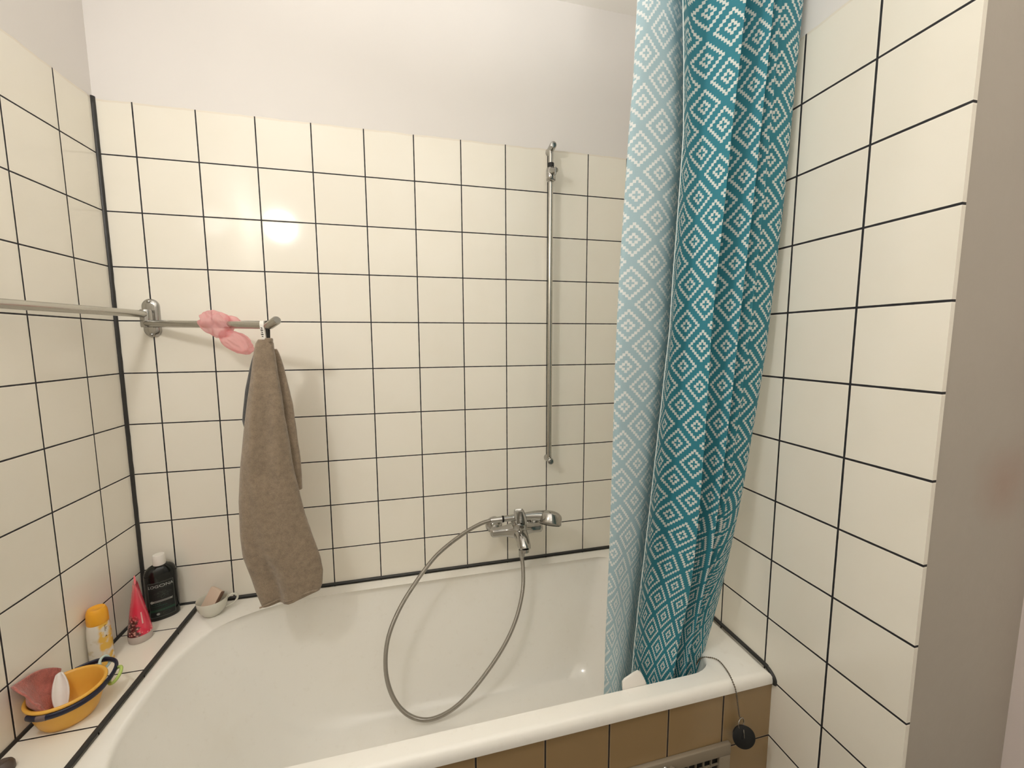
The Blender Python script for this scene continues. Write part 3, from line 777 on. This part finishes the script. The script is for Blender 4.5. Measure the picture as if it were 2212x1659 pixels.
# ------------------------------------------------------------------ things on the ledge
# dark shampoo bottle
sb = thing('shampoo_bottle', 'black shampoo bottle with white cap in the tiled corner', 'bottle', (0.073, -0.047, RIM))
fd = V((0.50, -0.866)); ang = math.atan2(fd.y, fd.x) + PI / 2     # local x axis along the bottle's width
BW, BD = 0.0385, 0.0235
M['blackbottle'] = mat('black_bottle', (0.004, 0.0055, 0.005), 0.12)
bm = NB()
pr = [(0.93, 0.0), (0.985, 0.002), (1.0, 0.006), (1.0, 0.128), (0.985, 0.138), (0.93, 0.147), (0.82, 0.1545), (0.66, 0.160), (0.46, 0.1635), (0.34, 0.165), (0.33, 0.166)]
rg = []
for s, h in pr:
    r_ = []
    for k in range(56):
        a = 2 * PI * k / 56; ca, sa = math.cos(a), math.sin(a)
        x = BW * s * math.copysign(abs(ca) ** .85, ca); y = max(BD * s, 0.0) * math.copysign(abs(sa) ** .85, sa)
        if s < 0.5: x = BW * s * ca; y = BW * s * sa
        r_.append(V((0.073 + x * math.cos(ang) - y * math.sin(ang), -0.047 + x * math.sin(ang) + y * math.cos(ang), RIM + h)))
    rg.append(r_)
loft(bm, rg, True, True, True)
obj('bottle_body', bm, M['blackbottle'], sb)
bm = NB(); lathe(bm, [(0.0150, 0), (0.0153, 0.001), (0.0150, 0.018), (0.0143, 0.0215), (0.0150, 0.019), (0.0149, 0.028), (0.0138, 0.0295), (0, 0.0295)], (0.073, -0.047, RIM + 0.1645), (0, 0, 1), 36)
obj('cap', bm, M['whiteplastic'], sb)
def on_bottle(u, h, out=0.0004):
    """u: metres along the front surface from its middle, h: height"""
    a = -PI / 2 + u / 0.0335
    ca, sa = math.cos(a), math.sin(a)
    x = (BW + out) * math.copysign(abs(ca) ** .85, ca); y = (BD + out) * math.copysign(abs(sa) ** .85, sa)
    return V((0.073 + x * math.cos(ang) - y * math.sin(ang), -0.047 + x * math.sin(ang) + y * math.cos(ang), RIM + h))
def patch(bm, u0, u1, h0, h1, fn, out, nu=14, nh=2):
    rows = [[bm.verts.new(fn(lerp(u0, u1, i / nu), lerp(h0, h1, j / nh), out)) for i in range(nu + 1)] for j in range(nh + 1)]
    for j in range(nh):
        for i in range(nu): bm.faces.new((rows[j][i], rows[j][i + 1], rows[j + 1][i + 1], rows[j + 1][i]))
def flat(name, col, rough=0.5): return mat(name, col, rough)
M['lab'] = flat('bottle_label', (0.005, 0.008, 0.0075)); M['labline'] = flat('label_line', (0.105, 0.12, 0.11)); M['labtext'] = flat('label_text', (0.42, 0.44, 0.42))
M['labgreen'] = flat('label_green', (0.010, 0.050, 0.030)); M['labdim'] = flat('label_dim', (0.045, 0.060, 0.050)); M['labsilver'] = flat('label_silver', (0.36, 0.37, 0.34)); M['labteal'] = flat('label_tealtext', (0.015, 0.075, 0.055))
U0, U1, Hh0, Hh1 = -0.0295, 0.0235, 0.012, 0.119
bm = NB(); patch(bm, U0, U1, Hh0, Hh1, on_bottle, 0.0003)
lb = obj('front_label', bm, M['lab'], sb)
bm = NB(); e = 0.0011
patch(bm, U0, U1, Hh0, Hh0 + e, on_bottle, .0006); patch(bm, U0, U1, Hh1 - e, Hh1, on_bottle, .0006)
patch(bm, U0, U0 + e, Hh0, Hh1, on_bottle, .0006, 2, 8); patch(bm, U1 - e, U1, Hh0, Hh1, on_bottle, .0006, 2, 8)
obj('label_border', bm, M['labline'], lb)
def text_on(name, s, size, u, h, fn, mt, parent, out=.0007, align='CENTER', slant=0.0, sx=1.0):
    cu = bpy.data.curves.new('tmp', 'FONT'); cu.body = s; cu.size = size; cu.align_x = align; cu.resolution_u = 3
    to = bpy.data.objects.new('tmp', cu); C.objects.link(to)
    bpy.context.view_layer.update()
    me = bpy.data.meshes.new_from_object(to.evaluated_get(bpy.context.evaluated_depsgraph_get()))
    bm = NB(); bm.from_mesh(me)
    bpy.data.objects.remove(to); bpy.data.meshes.remove(me); bpy.data.curves.remove(cu)
    bmesh.ops.subdivide_edges(bm, edges=[e for e in bm.edges if e.calc_length() > size * .25], cuts=1)
    for v in bm.verts: v.co = fn(u + v.co.x * sx + v.co.y * slant, h + v.co.y, out)
    return obj(name, bm, mt, parent, smooth=False)
text_on('brand_lettering', 'LOGONA', 0.0125, -0.003, 0.1030, on_bottle, M['labtext'], lb, sx=0.93)
bm = NB()
for q in range(9): patch(bm, -0.026 + q * .005, -0.0225 + q * .005, 0.0988, 0.0995, on_bottle, .0006, 2, 1)
obj('small_print', bm, M['labdim'], lb)
bm = NB()      # leafy emblem
for (u, h, l, a) in ((-0.003, .078, .013, .5), (0.004, .083, .013, 2.6), (0.000, .074, .014, 1.35), (-0.010, .085, .010, .15), (0.011, .084, .011, 3.0), (-0.005, .087, .008, 1.0), (0.006, .076, .009, 2.2), (0.002, .0885, .007, .3)):
    for s in (-1, 1):
        pts = []
        for k in range(7):
            f = k / 6; wd = 0.0022 * math.sin(PI * f) * s
            pts.append((u + l * (f - .5) * math.cos(a) - wd * math.sin(a), h + l * (f - .5) * math.sin(a) + wd * math.cos(a)))
        for p, q in zip(pts, pts[1:]):
            d = V((q[0] - p[0], q[1] - p[1])); n = V((-d.y, d.x)).normalized() * 0.00028
            vs = [bm.verts.new(on_bottle(x, y, .0006)) for x, y in ((p[0] - n.x, p[1] - n.y), (q[0] - n.x, q[1] - n.y), (q[0] + n.x, q[1] + n.y), (p[0] + n.x, p[1] + n.y))]
            bm.faces.new(vs)
obj('leaf_emblem', bm, M['labdim'], lb)
bm = NB(); patch(bm, -0.020, 0.0155, 0.0580, 0.0630, on_bottle, .0006)
vs = [bm.verts.new(on_bottle(x, y, .0006)) for x, y in ((0.0155, 0.058), (0.019, 0.058), (0.0165, 0.0605))]; bm.faces.new(vs)
vs = [bm.verts.new(on_bottle(x, y, .0006)) for x, y in ((0.0155, 0.063), (0.019, 0.063), (0.0165, 0.0605))]; bm.faces.new(vs)
vs = [bm.verts.new(on_bottle(-0.0215 + .0042 * math.cos(a), 0.0605 + .0042 * math.sin(a), .0007)) for a in [2 * PI * k / 16 for k in range(16)]]; bm.faces.new(vs)
obj('silver_ribbon', bm, M['labsilver'], lb)
bm = NB(); patch(bm, -0.016, 0.013, 0.0598, 0.0612, on_bottle, .0009)
obj('ribbon_print', bm, M['lab'], lb)
text_on('product_lettering', 'SHAMPOO', 0.0062, -0.024, 0.0440, on_bottle, M['labteal'], lb, align='LEFT')
bm = NB()
for q in range(5): patch(bm, -0.024 + q * .0042, -0.0210 + q * .0042, 0.0515, 0.0535, on_bottle, .0006, 2, 1)
for q in range(8): patch(bm, -0.024 + q * .0048, -0.0200 + q * .0048, 0.0395, 0.0402, on_bottle, .0006, 2, 1)
obj('small_print', bm, M['labteal'], lb)
bm = NB(); patch(bm, U0 + e, U1 - e, 0.0290, 0.0362, on_bottle, .0005)
obj('green_stripe', bm, M['labgreen'], lb)
bm = NB()
for q in range(6): patch(bm, -0.014 + q * .0040, -0.0110 + q * .0040, 0.0318, 0.0334, on_bottle, .0008, 2, 1)
obj('stripe_print', bm, M['labdim'], lb)
bm = NB()
vs = [bm.verts.new(on_bottle(-0.010 + .0035 * math.cos(a), 0.0215 + .0035 * math.sin(a), .0007)) for a in [2 * PI * k / 20 for k in range(20)]]; bm.faces.new(vs)
obj('round_seal', bm, M['labsilver'], lb)
bm = NB()
for k in range(20):
    a, b = 2 * PI * k / 20, 2 * PI * (k + 1) / 20
    for cx_, rx in ((-0.0085, .0042), (0.004, .0052)):
        if cx_ < 0 and math.cos(a) < 0: continue
        vs = [bm.verts.new(on_bottle(cx_ + (rx + d) * math.cos(q), 0.0215 + (.0038 + d) * math.sin(q), .0006)) for q, d in ((a, 0), (b, 0), (b, .0006), (a, .0006))]; bm.faces.new(vs)
obj('seal_outline', bm, M['labdim'], lb)

# pink shower gel tube standing on its clear cap
pk = thing('shower_gel_tube', 'pink tapering shower gel tube standing on its clear cap', 'tube', (0.066, -0.146, RIM))
M['pink'] = mat('pink_gel', (0.78, 0.035, 0.085), 0.22, Coat_Weight=0.5)
t = NT(M['pink']); tc = t.n('ShaderNodeTexCoord'); P = tc.outputs['Object']
sx_ = t.n('ShaderNodeSeparateXYZ'); t.l(P, sx_.inputs[0])
vo = t.n('ShaderNodeTexVoronoi'); t.l(P, vo.inputs['Vector']); vo.inputs['Scale'].default_value = 150
n2 = t.noise(P, 90, 3)
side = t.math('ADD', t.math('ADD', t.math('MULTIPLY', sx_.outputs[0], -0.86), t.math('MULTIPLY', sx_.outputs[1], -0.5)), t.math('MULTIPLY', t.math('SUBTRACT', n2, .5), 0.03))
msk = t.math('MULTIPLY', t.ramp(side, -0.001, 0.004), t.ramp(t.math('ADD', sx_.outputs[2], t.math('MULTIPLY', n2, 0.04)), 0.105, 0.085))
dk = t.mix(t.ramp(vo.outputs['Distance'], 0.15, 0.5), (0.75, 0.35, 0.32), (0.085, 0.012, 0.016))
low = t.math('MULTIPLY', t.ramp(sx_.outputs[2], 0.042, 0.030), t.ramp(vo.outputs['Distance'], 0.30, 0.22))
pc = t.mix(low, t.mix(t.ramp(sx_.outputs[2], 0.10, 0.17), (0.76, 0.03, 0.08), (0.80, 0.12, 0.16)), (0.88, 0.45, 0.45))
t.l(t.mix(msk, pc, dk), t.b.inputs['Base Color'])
M['clearcap'] = mat('clear_cap', (0.80, 0.70, 0.64), 0.12, Transmission_Weight=0.35)
vd = math.atan2(-1.28, 0.755)      # direction to the viewer
bm = NB(); lathe(bm, [(0.0245, 0), (0.0262, 0.0015), (0.0268, 0.016), (0.0262, 0.0215), (0.0, 0.0215)], (0.066, -0.146, RIM), (0, 0, 1), 44)
obj('cap', bm, M['clearcap'], pk, label='clear round cap the tube stands on')
rg = []
for k in range(25):
    f = k / 24; h = 0.0215 + f * 0.152
    rn = lerp(0.0268, 0.0040, f ** 1.08); rl_ = lerp(0.0268, 0.0300, f)     # narrow across the view, wide along it
    if f > .94: rn = 0.0022
    rg.append([V((0.066 + rl_ * math.cos(a) * math.cos(vd) - rn * math.sin(a) * math.sin(vd), -0.146 + rl_ * math.cos(a) * math.sin(vd) + rn * math.sin(a) * math.cos(vd), RIM + h)) for a in [2 * PI * q / 44 for q in range(44)]])
bm = NB(); loft(bm, rg, True, True, True)
pb = obj('tube_body', bm, M['pink'], pk)
def on_pink(u, h, out=.0006):
    f = (h - .0185) / .152; rn = lerp(0.0268, 0.0040, max(f, 0) ** 1.08) + out; rl_ = lerp(0.0268, 0.0300, f) + out
    a = u / 0.027
    return V((0.066 + rl_ * math.cos(a) * math.cos(vd) - rn * math.sin(a) * math.sin(vd), -0.146 + rl_ * math.cos(a) * math.sin(vd) + rn * math.sin(a) * math.cos(vd), RIM + h))
M['pinkprint'] = flat('pale_pink_print', (0.85, 0.45, 0.44))
bm = NB(); patch(bm, 0.0065, 0.0105, 0.056, 0.090, on_pink, .0006, 3, 6)
obj('upright_print', bm, M['pinkprint'], pb)
# white bottle with yellow cap
wb = thing('lotion_bottle', 'white lotion bottle with round orange-yellow cap, next to the left wall', 'bottle', (0.0250, -0.225, RIM))
M['whitebottle'] = mat('white_bottle', (0.72, 0.68, 0.60), 0.25)
t = NT(M['whitebottle']); tc = t.n('ShaderNodeTexCoord'); P = tc.outputs['Object']; s3 = t.n('ShaderNodeSeparateXYZ'); t.l(P, s3.inputs[0])
nn = t.noise(P, 45, 3)
ylw = t.math('MULTIPLY', t.ramp(t.math('ADD', s3.outputs[0], t.math('MULTIPLY', t.math('SUBTRACT', nn, .5), .012)), 0.010, 0.014), t.ramp(nn, 0.40, 0.52))
pch = t.math('MULTIPLY', t.ramp(nn, 0.52, 0.62), t.ramp(s3.outputs[2], 0.085, 0.06))
t.l(t.mix(ylw, t.mix(t.math('MULTIPLY', pch, .6), (0.72, 0.68, 0.60), (0.52, 0.42, 0.22)), (0.78, 0.47, 0.08)), t.b.inputs['Base Color'])
bm = NB(); lathe(bm, [(0.0205, 0), (0.0228, 0.002), (0.0234, 0.006), (0.0234, 0.080), (0.0226, 0.100), (0.0208, 0.111), (0.0195, 0.114), (0.0, 0.114)], (0.0250, -0.225, RIM), (0, 0, 1), 40)
wbb = obj('bottle_body', bm, M['whitebottle'], wb)
M['yellowcap'] = mat('orange_yellow_cap', (0.86, 0.40, 0.025), 0.45)
bm = NB(); lathe(bm, [(0.0205, 0), (0.0212, 0.002), (0.0210, 0.018), (0.0200, 0.030), (0.0180, 0.0365), (0.0162, 0.0395), (0.0130, 0.0395), (0.0120, 0.0385), (0.0, 0.0375)], (0.0250, -0.225, RIM + 0.1125), (0, 0, 1), 40, cap1=False)
obj('cap', bm, M['yellowcap'], wb, label='round orange-yellow cap')
def on_white(u, h, out=.0005):
    a = -PI / 3.2 + u / .0234; return V((0.0250 + (.0234 + out) * math.cos(a), -0.225 + (.0234 + out) * math.sin(a), RIM + h))
bm = NB()
for q in range(5): patch(bm, 0.010, 0.0125 + (q % 3) * .0018, 0.094 + q * .0035, 0.0955 + q * .0035, on_white, .0003, 3, 1)
vs = [bm.verts.new(on_white(0.010, .078, .0005)), bm.verts.new(on_white(.0145, .078, .0005)), bm.verts.new(on_white(.0122, .083, .0005))]; bm.faces.new(vs)
M['brownprint'] = flat('brown_print', (0.16, 0.09, 0.02))
obj('print_marks', bm, M['brownprint'], wbb)

# round toy basin with its rings
tb = thing('toy_basin', 'round yellow plastic basin with a navy band on the ledge', 'basin', (0.062, -0.392, RIM))
M['yellow'] = mat('yellow_plastic', (0.78, 0.42, 0.065), 0.38)
M['navy'] = mat('navy_plastic', (0.006, 0.007, 0.028), 0.4); M['green'] = mat('lime_plastic', (0.42, 0.55, 0.14), 0.4); M['pale'] = mat('pale_blue_plastic', (0.50, 0.62, 0.58), 0.4); M['greyprint'] = mat('grey_band_print', (0.16, 0.115, 0.11), 0.5)
BC = V((0.0655, -0.390, RIM))
bm = NB()
pr = [(0.0, 0.0), (0.036, 0.0), (0.042, 0.0025), (0.0475, 0.011), (0.0545, 0.033), (0.0595, 0.058), (0.0605, 0.0625), (0.0640, 0.0640), (0.0650, 0.0668), (0.0640, 0.0695), (0.0615, 0.0705), (0.0590, 0.0695), (0.0572, 0.0660), (0.0520, 0.036), (0.0450, 0.014), (0.036, 0.0055), (0.0, 0.0050)]
lathe(bm, pr, BC, (0, 0, 1), 64, cap0=False, cap1=False)
obj('bowl', bm, M['yellow'], tb)
def bp(a, r, h): return BC + V((r * math.cos(math.radians(a)), r * math.sin(math.radians(a)), h))
bm = NB()
pts = [bp(lerp(-118, 10, k / 12), 0.0650, 0.0575) for k in range(13)] + [bp(22, .069, .0585), bp(34, .075, .061), bp(46, .0815, .0635), bp(57, .0845, .0655), bp(70, .083, .067), bp(84, .0775, .067), bp(98, .0715, .0655), bp(112, .068, .063)]
tube(bm, spline(pts, 5), 0.0062, 14, flat=0.55)
nb = obj('band', bm, M['navy'], tb, label='navy blue band running below the rim')
bm = NB(); tube(bm, spline([bp(lerp(-98, -84, k / 5), 0.0654, 0.0575) for k in range(6)], 3), 0.0064, 14, flat=0.56)
obj('band_print', bm, M['greyprint'], nb)
bm = NB(); torus(bm, bp(30, .0755, .052), 0.0165, 0.0034, (-0.55, -0.45, 0.62), 36, 12)
obj('ring', bm, M['green'], tb, label='lime green plastic ring')
bm = NB(); torus(bm, bp(72, .078, .064), 0.0125, 0.0028, (0.9, -0.1, 0.3), 36, 12)
obj('ring', bm, M['pale'], tb, label='pale blue plastic ring')
# pink flannel leaning in the basin
M['flannel'] = terry('pink_flannel', (0.50, 0.155, 0.125))
bm = NB(); rows = []
NU, NV = 34, 30
for j in range(NV + 1):
    v = j / NV; r_ = []
    for i in range(NU + 1):
        u = -1 + 2 * i / NU
        a = math.radians(208 + 66 * u)          # stands along the wall side of the bowl
        rad = lerp(0.040, 0.0555, sm(v * 1.5)) if v < .62 else lerp(0.0555, 0.0575, (v - .62) / .38)
        h = 0.020 + v * (0.104 - 0.042 * u * u + 0.004 * math.sin(u * 6))
        p = BC + V((rad * math.cos(a), rad * math.sin(a), h))
        tp = sm((v - .6) / .4)
        p += V((-0.006 * tp, -0.020 * tp * math.exp(-((u + .1) / .6) ** 2) + 0.008 * tp * max(0, -u), 0)) + V((1, 1, 0)) * noise.noise(p * 38) * 0.005 * sm(v * 2)
        if u < -.25: p += V((0.020, 0.004, 0.004)) * tp * (-u - .25)     # a corner folded forwards
        p.x = max(p.x, 0.004 + 0.003 * abs(noise.noise(p * 60)))
        r_.append(bm.verts.new(p))
    rows.append(r_)
for j in range(NV):
    for i in range(NU): bm.faces.new((rows[j][i], rows[j][i + 1], rows[j + 1][i + 1], rows[j + 1][i]))
obj('face_flannel', bm, M['flannel'], None, (0.04, -0.40, RIM + .03), 'dusty pink flannel draped in the yellow basin', 'flannel', mods=(solid(0.0035),))
bm = NB(); rows = []
for j in range(13):
    v = j / 12; r_ = []
    for i in range(11):
        u = -1 + 2 * i / 10
        wd = 0.0135 * math.sin(PI * lerp(.12, .93, v)) ** .7
        c = V((0.060, -0.372, RIM + 0.018)).lerp(V((0.040, -0.352, RIM + 0.085)), v) if False else V((0.056, -0.396, RIM + 0.020)).lerp(V((0.034, -0.362, RIM + 0.084)), v)
        sdir = V((0.75, 0.5, 0.15)).normalized()
        r_.append(bm.verts.new(c + sdir * wd * u + V((0.5, -0.8, 0)) * -0.006 * (1 - u * u)))
    rows.append(r_)
for j in range(12):
    for i in range(10): bm.faces.new((rows[j][i], rows[j][i + 1], rows[j + 1][i + 1], rows[j + 1][i]))
obj('toy_scoop', bm, M['whiteplastic'], None, (0.05, -0.38, RIM + .02), 'white leaf-shaped plastic scoop standing in the yellow basin', 'scoop', mods=(solid(0.0025),))

# cup with soap on the bathtub rim
cp = thing('teacup', 'small off-white teacup on the corner of the bathtub rim', 'cup', (0.2135, -0.074, RIM))
CC = V((0.2135, -0.074, RIM))
bm = NB()
lathe(bm, [(0.0, 0.0015), (0.0175, 0.0015), (0.019, 0.0), (0.0215, 0.0005), (0.023, 0.003), (0.029, 0.009), (0.0355, 0.021), (0.0392, 0.036), (0.0405, 0.0490), (0.0400, 0.0500), (0.0388, 0.0490), (0.0374, 0.036), (0.0335, 0.022), (0.027, 0.011), (0.019, 0.006), (0.0, 0.005)], CC, (0, 0, 1), 56, cap0=False, cap1=False)
obj('bowl', bm, M['ceramic'], cp)
hd = V((0.96, 0.28, 0))
bm = NB(); tube(bm, spline([CC + hd * .0385 + V((0, 0, .041)), CC + hd * .050 + V((0, 0, .0460)), CC + hd * .0605 + V((0, 0, .0430)), CC + hd * .0640 + V((0, 0, .0335)), CC + hd * .0585 + V((0, 0, .0230)), CC + hd * .046 + V((0, 0, .0150)), CC + hd * .033 + V((0, 0, .0125))], 6), 0.0030, 12)
obj('handle', bm, M['ceramic'], cp)
M['soap'] = mat('pink_beige_soap', (0.66, 0.52, 0.41), 0.55)
M['soapend'] = mat('brown_soap_edge', (0.20, 0.115, 0.075), 0.6)
bm = NB(); box(bm, (-0.0215, -0.0065, -0.030), (0.0215, 0.0065, 0.030), 0.0022, 2)
mm = Matrix.Translation(CC + V((-0.001, 0.006, 0.0430))) @ Matrix.Rotation(math.radians(-22), 4, 'Z') @ Matrix.Rotation(math.radians(-27), 4, 'X') @ Matrix.Rotation(math.radians(16), 4, 'Y')
for f in bm.faces:
    if f.calc_center_median().x > 0.0200: f.material_index = 1
xform(bm, bm.verts, mm)
obj('soap_bar', bm, [M['soap'], M['soapend']], None, CC + V((0, 0, .02)), 'flat pinkish bar of soap leaning in the teacup', 'soap')
# dark lid at the near end of the ledge
M['lid'] = mat('dark_taupe_lid', (0.085, 0.062, 0.050), 0.5)
bm = NB(); lathe(bm, [(0.0165, 0.0), (0.0172, 0.002), (0.0168, 0.012), (0.0148, 0.0165), (0.009, 0.0215), (0.0, 0.019)], (0.034, -0.505, RIM), (0, 0, 1), 36)
obj('jar_lid', bm, M['lid'], None, (0.034, -0.505, RIM), 'rounded dark taupe lid on the near end of the ledge', 'lid')
